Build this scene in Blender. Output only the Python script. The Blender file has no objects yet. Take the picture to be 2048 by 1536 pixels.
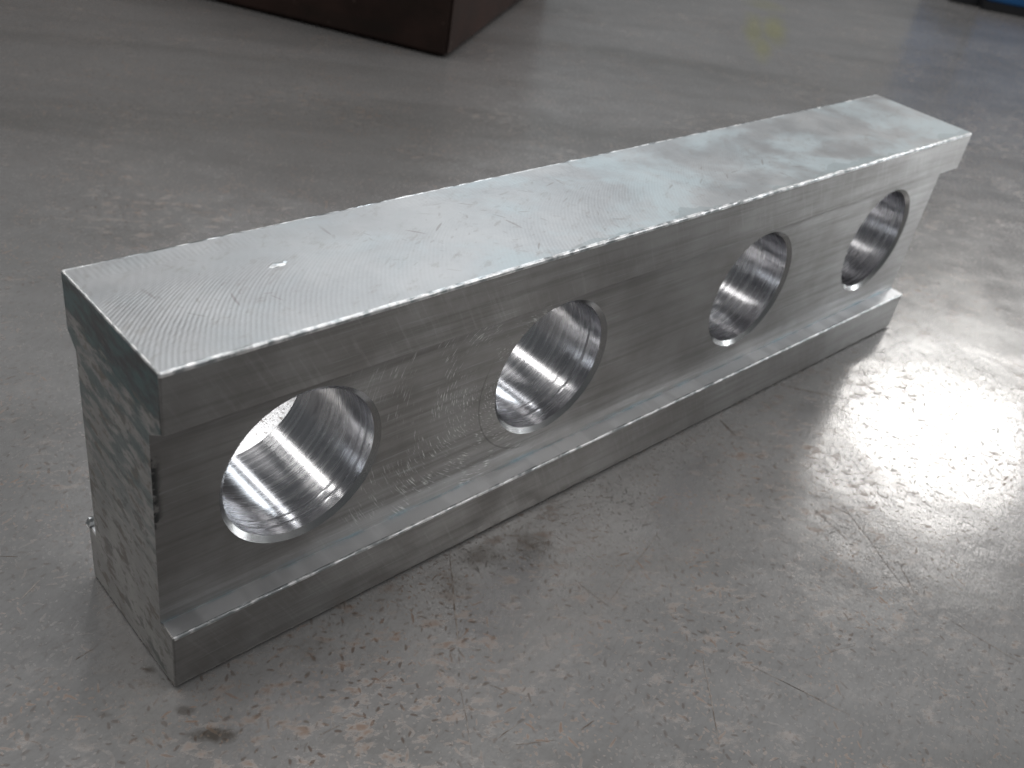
import bpy, bmesh, math, random
from mathutils import Vector, Euler, noise

random.seed(7)
scene = bpy.context.scene
C = scene.collection
S = 0.08                       # height of the bar in metres; shapes are laid out in bar heights

# ------------------------------------------------------------------ camera
cam = bpy.data.cameras.new('camera')
cam_o = bpy.data.objects.new('camera', cam)
C.objects.link(cam_o)
scene.camera = cam_o
cam_o.location = Vector((-0.74073, -1.60927, 2.2471)) * S
cam_o.rotation_euler = Euler((0.96549, -0.15656, -0.73779), 'XYZ')
cam.sensor_width = 36.0
cam.lens = 36.0 * 1998.1 / 2048.0
cam.clip_start = 0.01
cam.clip_end = 100
cam.dof.use_dof = True
cam.dof.focus_distance = 0.225
cam.dof.aperture_fstop = 26.0

# ------------------------------------------------------------------ ambient light of the workshop
world = bpy.data.worlds.new('World')
scene.world = world
world.use_nodes = True
wb = world.node_tree.nodes['Background']
wb.inputs[0].default_value = (0.93, 0.97, 1.0, 1)
wb.inputs[1].default_value = 0.12

# ------------------------------------------------------------------ ceiling lamps and added fill lamps
AIM = Vector((1.6, 0.1, 0.3)) * S
def lamp(name, az, el, dist, sx, sy, power, col=(1, 0.98, 0.95), roll=0):
    d = bpy.data.lights.new(name, 'AREA')
    d.shape = 'RECTANGLE'
    d.size, d.size_y = sx, sy
    d.energy = power
    d.color = col
    o = bpy.data.objects.new(name, d)
    a, e = math.radians(az), math.radians(el)
    dirv = Vector((math.cos(e) * math.cos(a), math.cos(e) * math.sin(a), math.sin(e)))
    o.location = AIM + dirv * dist
    q = (-dirv).to_track_quat('-Z', 'Y')
    o.rotation_euler = q.to_euler()
    o.rotation_euler.rotate_axis('Z', math.radians(roll))
    C.objects.link(o)
    return o
lamp('ceiling_or_fill_lamp', 13, 28, 2.6, 0.42, 0.09, 4.2)
lamp('ceiling_or_fill_lamp', 44, 37, 2.8, 0.6, 0.2, 8, (0.90, 0.96, 1))
lamp('ceiling_or_fill_lamp', 62, 40, 2.8, 0.14, 0.5, 3.6, (0.97, 0.98, 1))
lamp('ceiling_or_fill_lamp', 106, 30, 3.0, 0.16, 0.5, 5)
lamp('ceiling_or_fill_lamp', 132, 40, 2.8, 0.16, 0.5, 6)
lamp('ceiling_or_fill_lamp', 60, 81, 2.6, 1.8, 1.1, 36, (1, 0.98, 0.97))
lamp('ceiling_or_fill_lamp', -18, 14, 2.8, 0.7, 0.3, 17, (0.95, 0.98, 1))  # low fill, added to brighten the right part of the front faces
lamp('ceiling_or_fill_lamp', -42, 40, 2.8, 0.5, 0.2, 11, (1, 0.98, 0.96))
lamp('ceiling_or_fill_lamp', 178, 52, 2.8, 1.0, 0.5, 5.5, (1, 0.98, 0.96))  # fill from the left, added to brighten the saw-cut end

scene.view_settings.view_transform = 'Standard'
scene.view_settings.look = 'None'
scene.view_settings.exposure = 0.0
scene.view_settings.gamma = 1.0
scene.render.engine = 'CYCLES'
scene.cycles.max_bounces = 7
scene.render.resolution_x, scene.render.resolution_y = 1024, 768

# ------------------------------------------------------------------ node helper
class NT:
    def __init__(self, name):
        self.m = bpy.data.materials.new(name)
        self.m.use_nodes = True
        self.t = self.m.node_tree
        self.p = self.t.nodes['Principled BSDF']
        self.tc = self.t.nodes.new('ShaderNodeTexCoord')
        self.obj = self.tc.outputs['Object']
    def put(self, sock, v):
        if isinstance(v, bpy.types.NodeSocket):
            self.t.links.new(v, sock)
        elif v is not None:
            if sock.type == 'RGBA' and not hasattr(v, '__len__'):
                v = (v, v, v, 1)
            elif sock.type == 'RGBA' and len(v) == 3:
                v = (*v, 1)
            sock.default_value = v
    def math(self, op, a, b=None, c=None, clamp=False):
        n = self.t.nodes.new('ShaderNodeMath'); n.operation = op; n.use_clamp = clamp
        for s, v in zip(n.inputs, (a, b, c)):
            self.put(s, v)
        return n.outputs[0]
    def vmath(self, op, a, b=None, out=0):
        n = self.t.nodes.new('ShaderNodeVectorMath'); n.operation = op
        self.put(n.inputs[0], a); self.put(n.inputs[1], b)
        return n.outputs[out]
    def map(self, v=None, scale=(1, 1, 1), rot=(0, 0, 0), loc=(0, 0, 0)):
        if any(rot):                               # turn first, then stretch along the turned axes
            r = self.t.nodes.new('ShaderNodeMapping')
            self.put(r.inputs['Vector'], v or self.obj)
            r.inputs['Rotation'].default_value = rot
            v = r.outputs[0]
        n = self.t.nodes.new('ShaderNodeMapping')
        self.put(n.inputs['Vector'], v or self.obj)
        n.inputs['Scale'].default_value = scale
        n.inputs['Location'].default_value = loc
        return n.outputs[0]
    def noise(self, v=None, scale=5, detail=4, rough=0.55, dist=0, out=0):
        n = self.t.nodes.new('ShaderNodeTexNoise')
        self.put(n.inputs['Vector'], v or self.obj)
        n.inputs['Scale'].default_value = scale
        n.inputs['Detail'].default_value = detail
        n.inputs['Roughness'].default_value = rough
        n.inputs['Distortion'].default_value = dist
        return n.outputs[out]
    def ramp(self, f, a, b, lo=0.0, hi=1.0, smooth=True):
        n = self.t.nodes.new('ShaderNodeMapRange')
        n.interpolation_type = 'SMOOTHSTEP' if smooth else 'LINEAR'
        n.clamp = True
        self.put(n.inputs[0], f)
        for i, v in zip((1, 2, 3, 4), (a, b, lo, hi)):
            self.put(n.inputs[i], v)
        return n.outputs[0]
    def mix(self, f, a, b, mode='MIX'):
        n = self.t.nodes.new('ShaderNodeMix'); n.data_type = 'RGBA'; n.blend_type = mode
        self.put(n.inputs[0], f); self.put(n.inputs[6], a); self.put(n.inputs[7], b)
        return n.outputs[2]
    def mixf(self, f, a, b):
        n = self.t.nodes.new('ShaderNodeMix'); n.data_type = 'FLOAT'
        self.put(n.inputs[0], f); self.put(n.inputs[2], a); self.put(n.inputs[3], b)
        return n.outputs[0]
    def sep(self, v=None):
        n = self.t.nodes.new('ShaderNodeSeparateXYZ'); self.put(n.inputs[0], v or self.obj)
        return n.outputs
    def bump(self, h, strength=0.3, dist=0.0005, normal=None):
        n = self.t.nodes.new('ShaderNodeBump')
        n.inputs['Strength'].default_value = strength
        n.inputs['Distance'].default_value = dist
        self.put(n.inputs['Height'], h)
        if normal is not None:
            self.put(n.inputs['Normal'], normal)
        return n.outputs[0]
    def dashes(self, v, scale, length, width, seed=0.0, keep=0.5, ang0=0.0, spread=6.283, randomness=0.8):
        """little marks, one in each cell: random heading, random size, some left out"""
        vv = self.map(v, scale=(scale, scale, scale), loc=(seed, seed * 1.7, 0))
        vv = self.vmath('MULTIPLY', vv, (1, 1, 0))
        vo = self.t.nodes.new('ShaderNodeTexVoronoi')
        vo.voronoi_dimensions = '2D'
        vo.inputs['Scale'].default_value = 1.0
        vo.inputs['Randomness'].default_value = randomness
        self.put(vo.inputs['Vector'], vv)
        loc = self.vmath('SUBTRACT', vv, vo.outputs['Position'])
        cs = self.t.nodes.new('ShaderNodeSeparateColor')
        self.put(cs.inputs[0], vo.outputs['Color'])
        ang = self.math('MULTIPLY_ADD', cs.outputs[0], spread, ang0)
        r = self.t.nodes.new('ShaderNodeVectorRotate')
        r.rotation_type = 'Z_AXIS'
        self.put(r.inputs['Vector'], loc); self.put(r.inputs['Angle'], ang)
        x, y, _ = self.sep(r.outputs[0])
        sz = self.math('MULTIPLY_ADD', cs.outputs[1], 0.8, 0.35)
        x = self.math('DIVIDE', x, self.math('MULTIPLY', sz, length))
        y = self.math('DIVIDE', y, self.math('MULTIPLY', sz, width))
        y = self.math('ADD', y, self.math('MULTIPLY', self.math('MULTIPLY', x, x), self.math('SUBTRACT', cs.outputs[2], 0.5)))
        q = self.math('ADD', self.math('MULTIPLY', x, x), self.math('MULTIPLY', y, y))
        m = self.ramp(q, 0.35, 1.0, 1, 0)
        on = self.math('LESS_THAN', cs.outputs[2], keep)
        return self.math('MULTIPLY', m, on)
    def segment(self, a, b, w, v=None):
        """one scratch on a z = const surface from a to b (metres)"""
        a, b = Vector((*a, 0)), Vector((*b, 0))
        t = (b - a); ln = t.length; t.normalize()
        n = Vector((-t.y, t.x, 0))
        d = self.vmath('SUBTRACT', v or self.obj, tuple(a))
        u = self.vmath('DOT_PRODUCT', d, tuple(t), out=1)
        s = self.vmath('DOT_PRODUCT', d, tuple(n), out=1)
        m1 = self.ramp(self.math('ABSOLUTE', s), w * 0.4, w, 1, 0)
        m2 = self.ramp(self.math('ABSOLUTE', self.math('SUBTRACT', u, ln / 2)), ln * 0.42, ln * 0.5, 1, 0)
        return self.math('MULTIPLY', m1, m2)
    def blob(self, c, rx, ry, ang=0.0, soft=0.7, wob=None):
        d = self.map(self.obj, loc=(0, 0, 0))
        d = self.vmath('SUBTRACT', d, (c[0], c[1], 0))
        r = self.t.nodes.new('ShaderNodeVectorRotate'); r.rotation_type = 'Z_AXIS'
        self.put(r.inputs['Vector'], d); r.inputs['Angle'].default_value = -ang
        x, y, _ = self.sep(r.outputs[0])
        x = self.math('DIVIDE', x, rx); y = self.math('DIVIDE', y, ry)
        q = self.math('SQRT', self.math('ADD', self.math('MULTIPLY', x, x), self.math('MULTIPLY', y, y)))
        if wob is not None:
            q = self.math('ADD', q, wob)
        return self.ramp(q, 1 - soft, 1.0, 1, 0)
    def out(self, color=None, metallic=None, rough=None, normal=None, aniso=None, tangent=None, spec=None):
        I = self.p.inputs
        self.put(I['Base Color'], color); self.put(I['Metallic'], metallic); self.put(I['Roughness'], rough)
        if normal is not None: self.put(I['Normal'], normal)
        if aniso is not None: self.put(I['Anisotropic'], aniso)
        if tangent is not None: self.put(I['Tangent'], tangent)
        if spec is not None: self.put(I['Specular IOR Level'], spec)
        return self.m
    def const(self, v):
        n = self.t.nodes.new('ShaderNodeCombineXYZ')
        for i in range(3): n.inputs[i].default_value = v[i]
        return n.outputs[0]

# ------------------------------------------------------------------ object helpers
def link_mesh(name, verts, faces, mat, parent=None, loc=(0, 0, 0), smooth=False, mats=None, fmats=None):
    me = bpy.data.meshes.new(name)
    me.from_pydata([tuple(v) for v in verts], [], faces)
    for m in (mats or [mat]):
        me.materials.append(m)
    if fmats:
        for p, k in zip(me.polygons, fmats):
            p.material_index = k
    if smooth:
        for p in me.polygons: p.use_smooth = True
    me.update()
    bm = bmesh.new(); bm.from_mesh(me)
    bmesh.ops.recalc_face_normals(bm, faces=bm.faces)
    bm.to_mesh(me); bm.free()
    o = bpy.data.objects.new(name, me)
    C.objects.link(o)
    if parent: o.parent = parent
    o.location = loc
    return o
def tag(o, label=None, cat=None, group=None, kind=None):
    if label: o['label'] = label
    if cat: o['category'] = cat
    if group: o['group'] = group
    if kind: o['kind'] = kind
    return o

# ------------------------------------------------------------------ the bar: measures in bar heights
L, W, ND, NB = 3.734, 0.485, 0.064, 0.045
ZT, ZB, ZW = 0.838, 0.189, 0.800
HOLES = (0.4105, 1.3244, 2.4008, 3.345)
ZC, RO, RI = 0.528, 0.244, 0.2285

# ------------------------------------------------------------------ materials
def mat_table():
    n = NT('worn_steel_table')
    o = n.obj
    big = n.noise(scale=9, detail=5, rough=0.6)
    mid = n.noise(n.map(scale=(1, 1.6, 1), rot=(0, 0, 0.7)), scale=42, detail=6, rough=0.65)
    sweep = n.noise(n.map(scale=(0.45, 2.6, 1), rot=(0, 0, 0.62)), scale=9, detail=4, rough=0.55, dist=0.5)
    fine = n.noise(scale=900, detail=2, rough=0.7)
    grain = n.noise(n.map(scale=(1, 3, 1), rot=(0, 0, -0.3)), scale=330, detail=4, rough=0.7)
    col = n.mix(n.ramp(big, 0.3, 0.7), (0.365, 0.360, 0.357), (0.42, 0.414, 0.41))
    col = n.mix(n.ramp(mid, 0.35, 0.7, 0, 0.15), col, (0.43, 0.42, 0.415))
    col = n.mix(n.ramp(sweep, 0.42, 0.72, 0, 0.42), col, (0.215, 0.215, 0.205))
    col = n.mix(n.ramp(grain, 0.45, 0.75, 0, 0.4), col, (0.24, 0.225, 0.215))
    # rust bloom, in loose clouds
    cl = n.noise(scale=16, detail=4, rough=0.6, dist=0.4)
    cloud = n.ramp(cl, 0.46, 0.66)
    rf = n.noise(n.map(scale=(1, 1.8, 1), rot=(0, 0, 0.5)), scale=150, detail=5, rough=0.65)
    wob = n.math('MULTIPLY', n.math('SUBTRACT', n.noise(scale=55, detail=4), 0.5), 1.3)
    near = n.blob((0.028, -0.022), 0.085, 0.05, 0.0, 0.9, wob)
    near2 = n.blob((0.11, -0.055), 0.06, 0.035, 0.5, 0.9, wob)
    area = n.math('MAXIMUM', n.math('MAXIMUM', n.math('MULTIPLY', cloud, 0.7), near), n.math('MULTIPLY', near2, 0.6))
    rust = n.math('MULTIPLY', n.ramp(rf, 0.5, 0.68), area)
    col = n.mix(n.math('MULTIPLY', rust, 0.8), col, (0.165, 0.10, 0.062))
    # pits, chips and fibres
    jig = n.vmath('SUBTRACT', n.noise(scale=420, detail=2, out=1), (0.5, 0.5, 0.5))
    o = n.vmath('ADD', o, n.vmath('MULTIPLY', jig, (0.0009, 0.0009, 0)))
    d1 = n.dashes(o, 215, 0.40, 0.075, 0.3, 0.6)
    d2 = n.dashes(o, 350, 0.28, 0.14, 4.1, 0.6)
    d4 = n.dashes(o, 600, 0.32, 0.2, 2.2, 0.6)
    breakup = n.ramp(n.noise(scale=23, detail=3), 0.36, 0.62, 0.25, 1)
    pits = n.math('MULTIPLY', n.math('MAXIMUM', n.math('MAXIMUM', n.math('MULTIPLY', d1, 0.85), n.math('MULTIPLY', d2, 0.7)),
                  n.math('MULTIPLY', d4, 0.6)), breakup)
    pcol = n.mix(n.ramp(n.noise(scale=60, detail=2), 0.4, 0.62), (0.085, 0.075, 0.068), (0.17, 0.10, 0.062))
    col = n.mix(n.math('MULTIPLY', pits, 0.95), col, pcol)
    d5 = n.dashes(o, 330, 0.34, 0.13, 6.4, 0.75)
    rs = n.math('MULTIPLY', d5, n.math('MULTIPLY_ADD', area, 0.75, 0.22))
    col = n.mix(n.math('MULTIPLY', rs, 0.75), col, (0.15, 0.10, 0.072))
    # oil and rust stains that have their own outline
    wob2 = n.math('MULTIPLY', n.math('SUBTRACT', n.noise(scale=190, detail=5, rough=0.7), 0.45), 2.2)
    st = None
    for c, rx, ry, ang, k in STAINS:
        m = n.math('MULTIPLY', n.blob(c, rx, ry, ang, 0.8, wob2), k)
        st = m if st is None else n.math('MAXIMUM', st, m)
    col = n.mix(st, col, (0.085, 0.066, 0.047))
    # soft yellow patches
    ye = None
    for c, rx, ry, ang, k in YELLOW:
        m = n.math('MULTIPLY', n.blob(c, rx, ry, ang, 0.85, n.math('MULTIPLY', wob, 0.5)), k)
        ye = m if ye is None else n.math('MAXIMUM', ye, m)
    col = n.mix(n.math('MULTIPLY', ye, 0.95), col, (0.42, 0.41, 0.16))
    wear = n.math('MAXIMUM', pits, rust)
    rough = n.math('ADD', n.ramp(mid, 0.3, 0.7, 0.17, 0.23), n.math('MULTIPLY', wear, 0.35))
    metal = n.math('SUBTRACT', 0.60, n.math('MULTIPLY', wear, 0.38))
    nrm = n.bump(n.math('ADD', n.math('MULTIPLY', grain, 0.4), n.math('MULTIPLY', fine, 0.25)), 0.30, 0.00025)
    nrm = n.bump(n.noise(scale=30, detail=3), 0.25, 0.0012, nrm)
    return n.out(col, metal, rough, nrm)

def milled(name, kind):
    """bright milled steel: 'top', 'front' or 'plain' tool marks, coordinates from the bar's corner"""
    n = NT(name)
    x, y, z = n.sep()
    base = n.noise(scale=45, detail=5, rough=0.6)
    fine = n.noise(scale=1500, detail=2, rough=0.7)
    streak = n.noise(n.map(scale=(14, 420, 420)), scale=1.0, detail=5, rough=0.65)
    streak2 = n.noise(n.map(scale=(45, 1500, 1500)), scale=1.0, detail=4, rough=0.7)
    return n, x, y, z, base, fine, streak, streak2

def arcs(n, x, y, pitch, R, yc, sign=1, wobble=None):
    dy = n.math('SUBTRACT', y, yc)
    a = n.math('SQRT', n.math('MAXIMUM', n.math('SUBTRACT', R * R, n.math('MULTIPLY', dy, dy)), 1e-8))
    u = n.math('MULTIPLY_ADD', a, sign, x)
    if wobble is not None:
        u = n.math('ADD', u, wobble)
    s = n.math('SINE', n.math('MULTIPLY', u, 2 * math.pi / pitch))
    return s

def mat_top():
    n, x, y, z, base, fine, streak, streak2 = milled('fly_cut_steel_top', 'top')
    wv = n.math('MULTIPLY', n.math('SUBTRACT', n.noise(scale=35, detail=2), 0.5), 0.003)
    a1 = arcs(n, x, y, 0.00115, 0.055, -0.022, 1, wv)
    a2 = arcs(n, x, y, 0.0019, 0.060, 0.060, -1, wv)
    # smeared cutting fluid: pale blue film with a ragged outline
    film = n.ramp(n.noise(n.map(scale=(1, 1.4, 1), rot=(0, 0, 0.3)), scale=26, detail=6, rough=0.65, dist=0.5), 0.42, 0.62)
    xr = n.ramp(x, 0.02, 0.11)
    film = n.math('MULTIPLY', film, n.ramp(xr, 0, 1, 0.25, 1))
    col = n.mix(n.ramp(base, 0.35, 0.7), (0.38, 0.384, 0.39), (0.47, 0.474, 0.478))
    col = n.mix(n.math('MULTIPLY', film, 0.5), col, (0.50, 0.60, 0.635))
    grime = n.ramp(n.noise(n.map(scale=(1, 2.2, 1), rot=(0, 0, -0.5)), scale=150, detail=6, rough=0.72), 0.54, 0.68)
    col = n.mix(n.math('MULTIPLY', grime, 0.32), col, (0.29, 0.27, 0.25))
    dd = n.dashes(n.obj, 130, 0.4, 0.05, 3.3, 0.35)
    d2 = n.dashes(n.obj, 300, 0.36, 0.12, 1.3, 0.4)
    mk = n.math('MULTIPLY', n.math('MAXIMUM', n.math('MULTIPLY', dd, 0.55), n.math('MULTIPLY', d2, 0.3)), n.ramp(n.noise(scale=40, detail=2), 0.42, 0.6))
    col = n.mix(mk, col, (0.25, 0.23, 0.22))
    # ragged strip of smeared metal along the front edge
    ed = n.noise(n.map(scale=(40, 1, 1)), scale=1.0, detail=4)
    strip = n.math('LESS_THAN', n.math('SUBTRACT', y, n.math('MULTIPLY', n.math('SUBTRACT', ed, 0.47), 0.022)), 0.0014)
    strip = n.math('MULTIPLY', strip, n.ramp(x, 0.08, 0.11))
    col = n.mix(n.math('MULTIPLY', strip, 0.45), col, (0.30, 0.34, 0.35))
    rough = n.math('ADD', n.ramp(base, 0.3, 0.7, 0.42, 0.49), n.math('MULTIPLY', n.math('MAXIMUM', film, grime), 0.06))
    h = n.math('ADD', n.math('MULTIPLY', a1, 0.5), n.math('MULTIPLY', a2, 0.22))
    h = n.math('MULTIPLY', h, n.ramp(n.noise(scale=60, detail=3), 0.3, 0.6, 0.75, 1))
    h = n.math('MULTIPLY', h, n.ramp(x, 0.004, 0.07, 2.6, 0.9))
    nrm = n.bump(n.math('ADD', h, n.math('MULTIPLY', fine, 0.6)), 0.12, 0.00007)
    nrm = n.bump(n.noise(scale=120, detail=4), 0.25, 0.0004, nrm)
    metal = n.math('SUBTRACT', 0.88, n.math('MULTIPLY', film, 0.18))
    return n.out(col, metal, rough, nrm)

def mat_side(name, web):
    n, x, y, z, base, fine, streak, streak2 = milled(name, 'front')
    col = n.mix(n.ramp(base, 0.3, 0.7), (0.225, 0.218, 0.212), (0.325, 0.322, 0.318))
    col = n.mix(n.ramp(streak, 0.42, 0.7, 0, 0.5), col, (0.16, 0.152, 0.146))
    col = n.mix(n.ramp(streak2, 0.55, 0.75, 0, 0.25), col, (0.60, 0.66, 0.66))
    h = n.math('ADD', n.math('MULTIPLY', streak, 0.8), n.math('ADD', n.math('MULTIPLY', streak2, 0.5), n.math('MULTIPLY', fine, 0.3)))
    rough = n.ramp(streak, 0.3, 0.7, 0.42, 0.52)
    if web:
        # sweeps left by a small cutter round the holes
        dx = n.math('SUBTRACT', x, HOLES[1] * S - 0.016); dz = n.math('SUBTRACT', z, 0.045)
        r = n.math('SQRT', n.math('ADD', n.math('MULTIPLY', dx, dx), n.math('MULTIPLY', dz, dz)))
        an = n.math('ARCTAN2', dz, dx)
        cmb = n.t.nodes.new('ShaderNodeCombineXYZ')
        n.put(cmb.inputs[0], n.math('MULTIPLY', r, 2600)); n.put(cmb.inputs[1], n.math('MULTIPLY', an, 7.0))
        sw = n.ramp(n.noise(cmb.outputs[0], scale=1.0, detail=3, rough=0.6), 0.54, 0.70)
        zone = n.ramp(n.math('ABSOLUTE', n.math('SUBTRACT', x, 0.076)), 0.012, 0.045, 1, 0)
        sw = n.math('MULTIPLY', sw, zone)
        sw = n.math('MULTIPLY', sw, n.ramp(n.noise(scale=130, detail=3), 0.42, 0.6))
        col = n.mix(n.math('MULTIPLY', sw, 0.8), col, (0.85, 0.85, 0.84))
        h = n.math('ADD', h, n.math('MULTIPLY', sw, 0.6))
        # one loose circular scratch below the second hole
        ex = n.math('SUBTRACT', x, (HOLES[1] - 0.03) * S); ez = n.math('SUBTRACT', z, (ZC - 0.012) * S)
        er = n.math('SQRT', n.math('ADD', n.math('MULTIPLY', ex, ex), n.math('MULTIPLY', ez, ez)))
        rg = n.ramp(n.math('ABSOLUTE', n.math('SUBTRACT', er, 0.276 * S)), 0.0001, 0.0003, 1, 0)
        rg = n.math('MULTIPLY', rg, n.ramp(n.math('ADD', ex, n.math('MULTIPLY', ez, 0.6)), -0.021, -0.012, 1, 0))
        col = n.mix(n.math('MULTIPLY', rg, 0.4), col, (0.05, 0.05, 0.05))
        # cutting fluid dried in the corner above the ledge
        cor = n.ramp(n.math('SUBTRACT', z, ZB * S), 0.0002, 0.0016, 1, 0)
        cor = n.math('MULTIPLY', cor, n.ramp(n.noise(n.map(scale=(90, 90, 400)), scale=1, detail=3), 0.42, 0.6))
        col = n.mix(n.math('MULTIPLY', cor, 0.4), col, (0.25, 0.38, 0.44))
        # black marker strokes by the saw-cut end
        bm_ = n.ramp(x, 0.0004, 0.0022, 1, 0)
        bm_ = n.math('MULTIPLY', bm_, n.ramp(n.math('ABSOLUTE', n.math('SUBTRACT', z, 0.050)), 0.0075, 0.010, 1, 0))
        bm_ = n.math('MULTIPLY', bm_, n.ramp(n.noise(n.map(scale=(400, 1, 380)), scale=1, detail=3), 0.40, 0.52))
        col = n.mix(n.math('MULTIPLY', bm_, 0.85), col, (0.03, 0.033, 0.035))
    else:
        dg = n.noise(n.map(scale=(900, 900, 60), rot=(0, 0.5, 0)), scale=1.0, detail=4, rough=0.65)
        h = n.math('ADD', h, n.math('MULTIPLY', dg, 0.4))
        col = n.mix(n.ramp(dg, 0.5, 0.72, 0, 0.12), col, (0.64, 0.64, 0.64))
    nrm = n.bump(h, 0.30, 0.00016)
    nrm = n.bump(n.noise(n.map(scale=(18, 60, 60)), scale=1, detail=3), 0.2, 0.0006, nrm)
    return n.out(col, 0.95, rough, nrm, 0.55, n.const((0, 0, 1)))

def mat_ledge():
    n, x, y, z, base, fine, streak, streak2 = milled('milled_ledge', 'plain')
    step = n.noise(n.map(scale=(110, 20, 20)), scale=1, detail=3)
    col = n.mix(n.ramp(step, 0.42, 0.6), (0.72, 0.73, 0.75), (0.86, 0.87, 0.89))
    h = n.math('ADD', n.math('MULTIPLY', arcs(n, x, y, 0.0011, 0.012, 0.012), 0.3), n.math('MULTIPLY', fine, 0.8))
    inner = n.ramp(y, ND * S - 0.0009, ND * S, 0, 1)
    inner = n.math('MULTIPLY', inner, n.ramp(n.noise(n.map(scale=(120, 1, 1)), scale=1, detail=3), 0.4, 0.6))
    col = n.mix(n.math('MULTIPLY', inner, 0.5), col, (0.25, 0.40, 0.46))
    nrm = n.bump(h, 0.22, 0.00006)
    nrm = n.bump(step, 0.15, 0.0003, nrm)
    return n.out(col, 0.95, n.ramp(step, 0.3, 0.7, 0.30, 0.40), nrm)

def mat_end():
    n = NT('saw_cut_end')
    x, y, z = n.sep()
    base = n.noise(scale=90, detail=5, rough=0.65)
    col = n.mix(n.ramp(base, 0.3, 0.7), (0.22, 0.218, 0.212), (0.31, 0.302, 0.292))
    # saw lines and rust spots drawn out along them
    v = n.map(scale=(1, 150, 330), rot=(-0.12, 0, 0))
    sp = n.noise(v, scale=1, detail=4, rough=0.6)
    v2 = n.map(scale=(1, 330, 520), rot=(0.1, 0, 0), loc=(0, 3, 1))
    sp2 = n.noise(v2, scale=1, detail=3, rough=0.6)
    spots = n.math('MAXIMUM', n.ramp(sp, 0.52, 0.63), n.math('MULTIPLY', n.ramp(sp2, 0.55, 0.66), 0.8))
    col = n.mix(n.math('MULTIPLY', spots, 0.75), col, n.mix(n.ramp(base, 0.4, 0.6), (0.075, 0.05, 0.032), (0.05, 0.048, 0.045)))
    # dark teal layout dye left on the upper flange, running down in streaks
    ns = n.noise(n.map(scale=(1, 110, 330), rot=(-0.1, 0, 0)), scale=1, detail=5, rough=0.65)
    lev = n.math('ADD', z, n.math('MULTIPLY', n.math('SUBTRACT', ns, 0.5), 0.020))
    lev = n.math('SUBTRACT', lev, n.math('MULTIPLY', y, 0.06))
    dye = n.ramp(lev, 0.0665, 0.0700)
    dye2 = n.math('MULTIPLY', n.ramp(lev, 0.012, 0.066), n.ramp(ns, 0.44, 0.58))
    col = n.mix(n.math('MULTIPLY', dye2, 0.75), col, (0.035, 0.075, 0.085))
    col = n.mix(dye, col, n.mix(n.ramp(ns, 0.4, 0.62), (0.012, 0.016, 0.018), (0.032, 0.075, 0.083)))
    low = n.math('MULTIPLY', n.ramp(z, 0.014, 0.006, 0, 1), n.ramp(ns, 0.45, 0.6))
    low = n.math('MULTIPLY', low, n.ramp(y, 0.016, 0.004, 0, 1))
    col = n.mix(n.math('MULTIPLY', low, 0.6), col, (0.03, 0.06, 0.06))
    h = n.math('ADD', n.noise(n.map(scale=(1, 60, 2200), rot=(-0.1, 0, 0)), scale=1, detail=3), n.math('MULTIPLY', spots, -0.6))
    nrm = n.bump(h, 0.35, 0.0002)
    metal = n.math('SUBTRACT', 0.40, n.math('MULTIPLY', n.math('MAXIMUM', spots, dye), 0.4))
    return n.out(col, metal, 0.5, nrm)

def mat_edge():
    n = NT('bright_worn_edge')
    a = n.noise(n.map(scale=(300, 300, 300)), scale=1, detail=4)
    col = n.mix(n.ramp(a, 0.4, 0.6), (0.36, 0.38, 0.39), (0.8, 0.8, 0.8))
    return n.out(col, 0.95, n.ramp(a, 0.3, 0.7, 0.32, 0.5), n.bump(a, 0.3, 0.0002))

def mat_bore():
    n = NT('bored_steel')
    x, y, z = n.sep()
    info = n.t.nodes.new('ShaderNodeObjectInfo')
    off = n.math('MULTIPLY', info.outputs['Random'], 7.3)
    cmb = n.t.nodes.new('ShaderNodeCombineXYZ')
    n.put(cmb.inputs[0], n.math('MULTIPLY', y, 900)); n.put(cmb.inputs[1], n.math('MULTIPLY_ADD', x, 32, off)); n.put(cmb.inputs[2], n.math('MULTIPLY', z, 32))
    ring = n.noise(cmb.outputs[0], scale=1, detail=5, rough=0.7)
    cmb2 = n.t.nodes.new('ShaderNodeCombineXYZ')
    n.put(cmb2.inputs[0], n.math('MULTIPLY', y, 260)); n.put(cmb2.inputs[1], n.math('MULTIPLY_ADD', x, 60, off)); n.put(cmb2.inputs[2], n.math('MULTIPLY', z, 60))
    chat = n.noise(cmb2.outputs[0], scale=1, detail=3, rough=0.6)
    col = n.mix(n.ramp(ring, 0.35, 0.7), (0.50, 0.50, 0.52), (0.70, 0.70, 0.72))
    col = n.mix(n.ramp(chat, 0.60, 0.68, 0, 0.4), col, (0.16, 0.16, 0.18))
    nrm = n.bump(n.math('ADD', ring, n.math('MULTIPLY', chat, 0.1)), 0.05, 0.00004)
    return n.out(col, 1.0, n.ramp(ring, 0.3, 0.7, 0.22, 0.30), nrm, 0.75, n.const((0, 1, 0)))

def mat_chamfer():
    n = NT('chamfered_steel')
    a = n.noise(scale=500, detail=3)
    return n.out(n.mix(a, (0.40, 0.40, 0.40), (0.54, 0.54, 0.54)), 1.0, 0.24, n.bump(a, 0.2, 0.0001))

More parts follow.
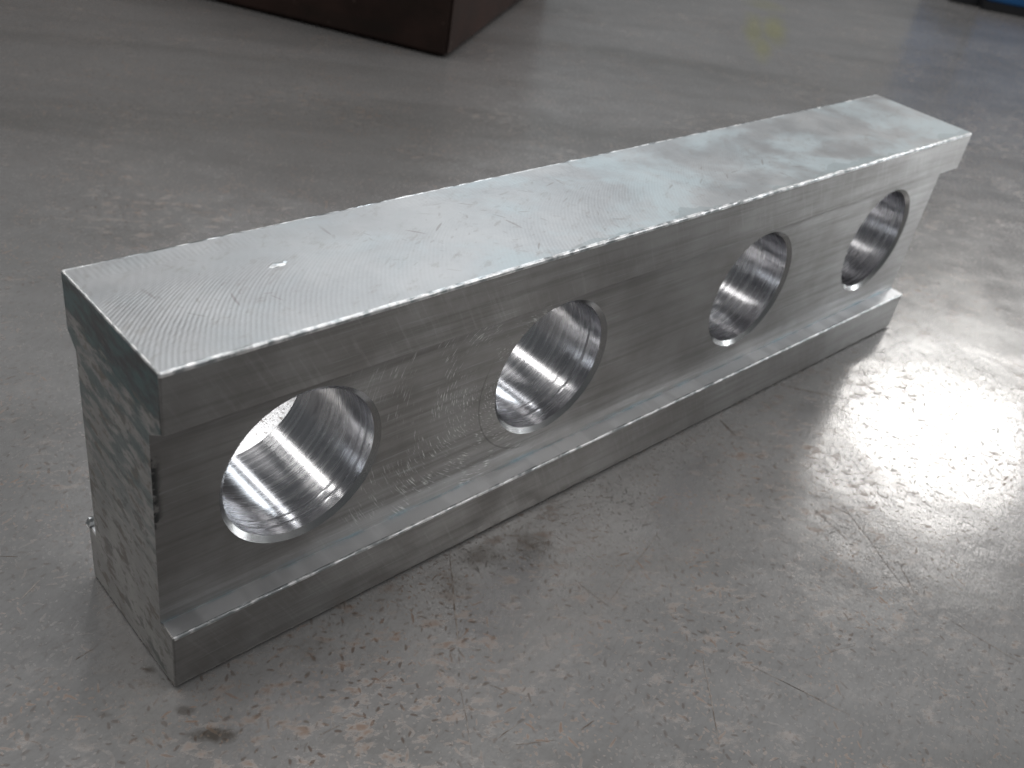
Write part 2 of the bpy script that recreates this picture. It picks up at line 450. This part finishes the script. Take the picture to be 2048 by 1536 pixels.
def mat_brown():
    n = NT('brown_mill_scale')
    a = n.noise(scale=30, detail=6, rough=0.65)
    b = n.noise(n.map(scale=(1, 1, 5)), scale=14, detail=4)
    col = n.mix(n.ramp(a, 0.35, 0.65), (0.030, 0.019, 0.016), (0.050, 0.030, 0.025))
    col = n.mix(n.ramp(b, 0.5, 0.75, 0, 0.5), col, (0.022, 0.020, 0.017))
    sp = n.ramp(n.noise(scale=130, detail=3), 0.66, 0.74)
    col = n.mix(n.math('MULTIPLY', sp, 0.5), col, (0.16, 0.12, 0.10))
    return n.out(col, 0.15, n.ramp(a, 0.3, 0.7, 0.7, 0.85), n.bump(a, 0.3, 0.001), spec=0.15)

def mat_plain(name, c, rough, metal=0.0):
    n = NT(name)
    a = n.noise(scale=40, detail=4)
    col = n.mix(n.ramp(a, 0.3, 0.7), tuple(k * 0.8 for k in c), tuple(min(1, k * 1.15) for k in c))
    return n.out(col, metal, rough, n.bump(a, 0.2, 0.0006))

# scratches, stains and yellow patches on the table (metres, table plane)
def sg(*v): return ((v[0] * S, v[1] * S), (v[2] * S, v[3] * S), v[4] * S)
SCRATCHES = [
    sg(2.812, -0.195, 3.219, -0.932, 0.0061),
    sg(2.772, -0.013, 2.965, -0.250, 0.0101),
    sg(2.191, -0.564, 2.155, -0.727, 0.0051),
    sg(2.263, -0.594, 2.282, -0.670, 0.0044),
    sg(0.622, -0.422, 0.497, -0.622, 0.0038),
    sg(0.690, -0.471, 0.728, -0.538, 0.0052),
    sg(0.585, -0.611, 0.676, -0.610, 0.0051),
    sg(0.225, -0.333, 0.283, -0.338, 0.0050),
    sg(0.794, -0.725, 0.852, -0.727, 0.0065),
    sg(1.290, -0.760, 1.067, -0.999, 0.0055),
    sg(1.600, -0.324, 1.214, -0.446, 0.0060),
    sg(0.618, -0.654, 0.716, -0.706, 0.0063),
    sg(1.180, -0.335, 1.191, -0.468, 0.0043),
    sg(1.484, -1.159, 1.414, -0.959, 0.0043),
    sg(2.317, -0.032, 2.286, -0.145, 0.0147),
    sg(1.736, -1.023, 1.545, -0.961, 0.0038),
    sg(2.115, -1.158, 2.144, -1.402, 0.0049),
    sg(3.134, -0.040, 3.125, -0.126, 0.0064),
    sg(0.539, 0.254, 0.682, 0.034, 0.0028),
    sg(0.931, -0.001, 0.705, -0.310, 0.0084),
    sg(-0.198, 0.505, -0.127, 0.548, 0.0071),
    sg(-0.182, 0.694, -0.143, 0.668, 0.0044),
    sg(-0.163, 0.229, -0.106, 0.240, 0.0053),
    sg(2.324, -0.600, 2.101, -1.017, 0.0043),
    sg(1.383, -0.870, 1.454, -1.074, 0.0043),
    sg(1.293, 2.586, 1.382, 2.315, 0.0069),
    sg(3.035, 2.119, 2.928, 1.753, 0.0076),
    sg(2.206, -0.920, 2.117, -1.028, 0.0067),
]
STAINS = [
    ((1.166 * S, -0.128 * S), 0.093 * S, 0.091 * S, -0.58, 0.55),
    ((0.997 * S, -0.071 * S), 0.098 * S, 0.077 * S, -0.58, 0.45),
    ((0.014 * S, -0.181 * S), 0.073 * S, 0.036 * S, -0.63, 0.75),
    ((-0.010 * S, -0.072 * S), 0.037 * S, 0.023 * S, -0.62, 0.50),
    ((0.835 * S, -0.118 * S), 0.093 * S, 0.081 * S, -0.59, 0.30),
    ((-0.024 * S, 0.092 * S), 0.025 * S, 0.016 * S, -0.61, 0.60),
    ((-0.169 * S, 0.023 * S), 0.033 * S, 0.015 * S, -0.62, 0.35),
    ((0.354 * S, -0.089 * S), 0.082 * S, 0.077 * S, -0.61, 0.30),
    ((1.367 * S, -0.708 * S), 0.026 * S, 0.014 * S, -0.60, 0.35),
    ((1.355 * S, -0.787 * S), 0.026 * S, 0.014 * S, -0.61, 0.35),
]
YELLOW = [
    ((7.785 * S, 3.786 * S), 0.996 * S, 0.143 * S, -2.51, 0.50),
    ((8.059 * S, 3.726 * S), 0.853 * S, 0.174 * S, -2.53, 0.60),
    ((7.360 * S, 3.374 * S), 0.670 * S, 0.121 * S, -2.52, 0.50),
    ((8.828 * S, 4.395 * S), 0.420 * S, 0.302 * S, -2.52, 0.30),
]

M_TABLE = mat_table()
M_TOP, M_FRONT, M_WEB, M_LEDGE = mat_top(), mat_side('milled_flange_face', False), mat_side('milled_web_face', True), mat_ledge()
M_END, M_EDGE, M_BORE, M_CHAM, M_BROWN = mat_end(), mat_edge(), mat_bore(), mat_chamfer(), mat_brown()

# ------------------------------------------------------------------ the table: one sheet with slight waviness
def table():
    nx, ny = 60, 60
    x0, x1, y0, y1 = -0.9, 2.2, -1.2, 1.5
    vs, fs = [], []
    for j in range(ny + 1):
        for i in range(nx + 1):
            vs.append((x0 + (x1 - x0) * i / nx, y0 + (y1 - y0) * j / ny, 0))
    for j in range(ny):
        for i in range(nx):
            a = j * (nx + 1) + i
            fs.append((a, a + 1, a + nx + 2, a + nx + 1))
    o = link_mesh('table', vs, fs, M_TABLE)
    tag(o, kind='structure')
table()

# scratches: hair-thin worn tracks lying on the sheet
def scratches():
    n = NT('scratch_track')
    a = n.noise(scale=300, detail=3)
    m = n.out(n.mix(n.ramp(a, 0.35, 0.65), (0.10, 0.075, 0.058), (0.26, 0.235, 0.215)), 0.2, 0.55)
    t = bpy.data.objects['table']
    for k, (a, b, w) in enumerate(SCRATCHES):
        a, b = Vector(a), Vector(b)
        d = b - a; ln = d.length; d.normalize(); nn = Vector((-d.y, d.x))
        N = 26; vs, fs = [], []
        for i in range(N + 1):
            u = i / N
            off = noise.noise(Vector((u * 3, k * 5.1, 0))) * ln * 0.02
            hw = w * 0.36 * (0.25 + 0.75 * math.sin(math.pi * u) ** 0.5) * (0.55 + 0.75 * abs(noise.noise(Vector((u * 14, k * 3.3, 2)))))
            c = a + d * (u * ln) + nn * off
            for s in (-1, 1):
                q = c + nn * hw * s
                vs.append((q.x, q.y, 0.00004))
        for i in range(N):
            fs.append((2 * i, 2 * i + 1, 2 * i + 3, 2 * i + 2))
        link_mesh('scratch', vs, fs, m, t)
scratches()

# ------------------------------------------------------------------ the machined bar
bar = bpy.data.objects.new('machined_steel_bar', None)
bar.empty_display_size = 0.02
C.objects.link(bar)
LIFT = 0.0002
bar.location = (L / 2 * S, W / 2 * S, LIFT)
tag(bar, 'grey machined steel bar with four bored holes standing on edge on the table', 'steel bar')
ORG = (-L / 2 * S, -W / 2 * S, 0)

def round_poly(pts, radii, seg=3):
    """open polyline with rounded corners; returns points and, per span, whether it is part of a rounding"""
    out, flag = [Vector(pts[0])], []
    for i in range(1, len(pts) - 1):
        p, a, b = Vector(pts[i]), Vector(pts[i - 1]), Vector(pts[i + 1])
        r = radii[i]
        if r <= 0:
            out.append(p); flag.append(0); continue
        pa = p + (a - p).normalized() * r
        pb = p + (b - p).normalized() * r
        out.append(p + (a - p).normalized() * r * 1.5); flag.append(0)
        for k in range(seg + 1):
            t = k / seg
            q = pa * (1 - t) ** 2 + p * 2 * t * (1 - t) + pb * t * t
            out.append(q); flag.append(2 if k == 0 else 1)
        out.append(p + (b - p).normalized() * r * 1.5); flag.append(2)
    out.append(Vector(pts[-1])); flag.append(0)
    return out, flag

def prism(name, pts, radii, span_mats, mats, edge_noise, nx=420, inset=0.005):
    P, flag = round_poly(pts, radii)
    # material of each span: rounded spans take the edge material
    sm, k = [], 0
    for f in flag:
        if f: sm.append(len(mats) - 1)
        else:
            sm.append(span_mats[k]); k += 1
    n = len(P)
    nor = []
    for i in range(n):
        a, b = P[max(i - 1, 0)], P[min(i + 1, n - 1)]
        t = (b - a).normalized()
        nor.append(Vector((t.y, -t.x)))          # polylines are laid out so that this points inwards
    xs = [0, inset * 0.35, inset] + [inset + (L - 2 * inset) * i / nx for i in range(1, nx)] + [L - inset, L - inset * 0.35, L]
    ins = [inset, inset * 0.3, 0] + [0] * (nx - 1) + [0, inset * 0.3, inset]
    vs, fs, fm = [], [], []
    for xi, (x, d) in enumerate(zip(xs, ins)):
        for i in range(n):
            q = P[i].copy()
            if 0 < i < n - 1: q += nor[i] * d
            rounded = 0 < i < len(flag) and flag[i - 1] in (1, 2) and flag[i] in (1, 2)
            if rounded and edge_noise:
                e = noise.noise(Vector((x * 26, i * 0.31, 1.3))) * 0.65 + noise.noise(Vector((x * 75, i * 0.2, 8.1))) * 0.25
                q += nor[i] * e * edge_noise
            vs.append((x * S, q.x * S, q.y * S))
    m = len(xs)
    for a in range(m - 1):
        for i in range(n - 1):
            fs.append((a * n + i, a * n + i + 1, (a + 1) * n + i + 1, (a + 1) * n + i))
            low = max(P[i].y, P[i + 1].y) < 0.02
            on_top = mats[sm[i]] is M_TOP or (sm[i] == len(mats) - 1 and P[i].y > 0.5)
            if low: k = 0
            elif 2 <= a < m - 3: k = sm[i]
            else: k = len(mats) - 1 if on_top else 0
            fm.append(k)
    fs.append(tuple(range(n))); fm.append(len(mats) - 2)
    fs.append(tuple((m - 1) * n + i for i in range(n))); fm.append(len(mats) - 2)
    return link_mesh(name, vs, fs, None, bar, ORG, mats=mats, fmats=fm)

# upper flange, from the foot of its front underside over the top to the back underside
up = [(ND, ZW), (0.001, ZT - 0.001), (0, ZT + 0.001), (0, 1), (W, 1), (W, ZT), (W - NB, ZW)]
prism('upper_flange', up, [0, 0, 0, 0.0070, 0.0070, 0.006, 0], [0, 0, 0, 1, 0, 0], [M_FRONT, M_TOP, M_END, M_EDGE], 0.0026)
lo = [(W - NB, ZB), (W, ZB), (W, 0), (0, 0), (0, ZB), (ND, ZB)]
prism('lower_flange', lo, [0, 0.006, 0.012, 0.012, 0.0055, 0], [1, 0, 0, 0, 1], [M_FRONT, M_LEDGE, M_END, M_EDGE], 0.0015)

def web():
    vs, fs, fm = [], [], []
    cuts = [0] + [(HOLES[i] + HOLES[i + 1]) / 2 for i in range(3)] + [L]
    N = 96
    def rect_pt(cx, x0, x1, z0, z1, ang):
        dx, dz = math.cos(ang), math.sin(ang)
        t = 1e9
        if dx > 1e-9: t = min(t, (x1 - cx) / dx)
        if dx < -1e-9: t = min(t, (x0 - cx) / dx)
        if dz > 1e-9: t = min(t, (z1 - ZC) / dz)
        if dz < -1e-9: t = min(t, (z0 - ZC) / dz)
        return cx + dx * t, ZC + dz * t
    for yy in (ND, W - NB):
        rr = RO if yy == ND else RI + 0.008
        for h, x0, x1 in zip(HOLES, cuts[:-1], cuts[1:]):
            angs = [2 * math.pi * k / N for k in range(N)]
            for cxn in (x0, x1):
                for czn in (ZB, ZW):
                    angs.append(math.atan2(czn - ZC, cxn - h) % (2 * math.pi))
            angs.sort()
            b = len(vs); m = len(angs)
            for a in angs:
                vs.append(((h + rr * math.cos(a)) * S, yy * S, (ZC + rr * math.sin(a)) * S))
            for a in angs:
                px, pz = rect_pt(h, x0, x1, ZB, ZW, a)
                vs.append((px * S, yy * S, pz * S))
            for k in range(m):
                k2 = (k + 1) % m
                fs.append((b + k, b + k2, b + m + k2, b + m + k)); fm.append(0)
    for xx in (0, L):
        b = len(vs)
        vs += [(xx * S, ND * S, ZB * S), (xx * S, (W - NB) * S, ZB * S), (xx * S, (W - NB) * S, ZW * S), (xx * S, ND * S, ZW * S)]
        fs.append((b, b + 1, b + 2, b + 3)); fm.append(1)
    link_mesh('web', vs, fs, None, bar, ORG, mats=[M_WEB, M_END], fmats=fm)
web()

def lathe(name, prof, mat, parent, loc, N=128, jit=0.0, seed=0):
    """prof: (y, radius) along the hole's axis"""
    vs, fs = [], []
    for j, (y, r) in enumerate(prof):
        for k in range(N):
            a = 2 * math.pi * k / N
            rr = r + (noise.noise(Vector((math.cos(a) * 6, math.sin(a) * 6, seed + j * 0.7))) * jit)
            vs.append((rr * math.cos(a) * S, y * S, rr * math.sin(a) * S))
    for j in range(len(prof) - 1):
        for k in range(N):
            k2 = (k + 1) % N
            fs.append((j * N + k, j * N + k2, (j + 1) * N + k2, (j + 1) * N + k))
    o = link_mesh(name, vs, fs, mat, parent, loc, smooth=True)
    for p in o.data.polygons:                     # normals towards the axis
        p.use_smooth = True
    return o

for hi, h in enumerate(HOLES):
    y0, y1 = ND, W - NB
    cw = 0.013
    # wall of the bore with tool rings cut into it
    rng = random.Random(31 + hi)
    prof = [(y0 + cw, RI)]
    rings = sorted(rng.uniform(y0 + cw + 0.03, y1 - 0.04) for _ in range(2))
    last = y0 + cw
    for q in rings:
        if q - last < 0.025: continue
        w = rng.uniform(0.0012, 0.0022); dp = rng.uniform(0.0003, 0.0008)
        stp = rng.uniform(-0.0008, 0.0008)
        prof += [(q - w, RI), (q - w * 0.3, RI + dp), (q + w * 0.3, RI + dp), (q + w, RI)]
        last = q
    prof += [(y1 - 0.008, RI)]
    full = []
    for (ya, ra), (yb, rb) in zip(prof[:-1], prof[1:]):
        k = max(1, int((yb - ya) / 0.006))
        full += [(ya + (yb - ya) * i / k, ra + (rb - ra) * i / k) for i in range(k)]
    prof = full + [prof[-1]]
    loc = (ORG[0] + h * S, ORG[1], ZC * S)
    lathe('bore', prof, M_BORE, bar, loc)
    ch = lathe('chamfer', [(y0, RO), (y0 + cw, RI)], M_CHAM, bar, loc, jit=0.0012, seed=hi * 3.1)
    lathe('rim', [(y1 - 0.008, RI), (y1, RI + 0.008)], M_CHAM, bar, loc)

# a curl of metal left on the rear corner of the lower flange, and a nick on top
def lump(name, c, r, mat, parent, seed, flat=1.0):
    bm = bmesh.new()
    bmesh.ops.create_icosphere(bm, subdivisions=2, radius=1)
    for v in bm.verts:
        k = 1 + 0.45 * noise.noise(v.co * 1.7 + Vector((seed, 0, 0)))
        v.co = Vector((v.co.x * r[0] * k, v.co.y * r[1] * k, v.co.z * r[2] * k)) * S
    me = bpy.data.meshes.new(name); bm.to_mesh(me); bm.free()
    me.materials.append(mat)
    o = bpy.data.objects.new(name, me); C.objects.link(o); o.parent = parent
    o.location = Vector(ORG) + Vector(c) * S
    return o
lump('burr', (0.012, W + 0.004, ZB + 0.008), (0.016, 0.012, 0.019), M_EDGE, bar, 2.0)
lump('nick', (0.455, 0.29, 1.0), (0.026, 0.011, 0.003), M_EDGE, bar, 5.0)

# ------------------------------------------------------------------ background things
def block(name, foot, h, mat, z0=0.0, bev=0.003, parent=None):
    """upright block on a four-cornered foot (bar heights)"""
    bm = bmesh.new()
    a = [bm.verts.new((x * S, y * S, z0 * S)) for x, y in foot]
    b = [bm.verts.new((x * S, y * S, (z0 + h) * S)) for x, y in foot]
    bm.faces.new(a[::-1]); bm.faces.new(b)
    for i in range(4):
        j = (i + 1) % 4
        bm.faces.new((a[i], a[j], b[j], b[i]))
    bmesh.ops.recalc_face_normals(bm, faces=bm.faces)
    bmesh.ops.bevel(bm, geom=list(bm.edges), offset=bev, segments=2, affect='EDGES')
    me = bpy.data.meshes.new(name); bm.to_mesh(me); bm.free()
    me.materials.append(mat)
    o = bpy.data.objects.new(name, me); C.objects.link(o)
    if parent: o.parent = parent
    return o

def quad(c, d1, l1, d2, l2):
    c = Vector(c); d1 = Vector(d1).normalized(); d2 = Vector(d2).normalized()
    return [tuple(c), tuple(c + d2 * l2), tuple(c + d2 * l2 + d1 * l1), tuple(c + d1 * l1)]
bc = (4.10, 3.91)
d1 = Vector((3.08 - 4.10, 5.54 - 3.91)).normalized()
d2 = Vector((-d1.y, d1.x)) * -1
bb = block('brown_steel_block', quad(bc, d1, 4.6, d2, 3.2), 2.4, M_BROWN, 0.012, 0.0018)
tag(bb, 'dark brown scaled steel block standing on the table behind the bar', 'steel block')

M_BLUE = mat_plain('blue_paint', (0.008, 0.085, 0.24), 0.4)
M_BLACK = mat_plain('black_rubber', (0.010, 0.011, 0.014), 0.6)
def blue_thing(name, foot, label, hbase, h, grp, body=M_BLUE):
    e = bpy.data.objects.new(name, None)
    C.objects.link(e)
    e.empty_display_size = 0.02
    b = block('base', foot, hbase, M_BLACK, 0.0, 0.001)
    cx = sum(p[0] for p in foot) / 4; cy = sum(p[1] for p in foot) / 4
    grown = [(cx + (p[0] - cx) * 0.97, cy + (p[1] - cy) * 0.97) for p in foot]
    t = block('body', grown, h, body, hbase, 0.0015)
    e.location = (cx * S, cy * S, 0)
    for o in (b, t):
        o.parent = e
        o.location = (-cx * S, -cy * S, 0)
    tag(e, label, 'box')
ax = Vector((12.64 - 12.3, 3.19 - 3.58))
blue_thing('blue_box', quad((12.30, 3.60), ax, 3.0, (0.75, 0.66), 2.0), 'blue box with black foot cut off by the upper right corner', 0.10, 1.6, None)
blue_thing('black_box', quad((12.16, 3.95), ax, 0.34, (0.75, 0.66), 1.2), 'small black and blue box left of the blue box at the far edge', 0.32, 1.2, None)
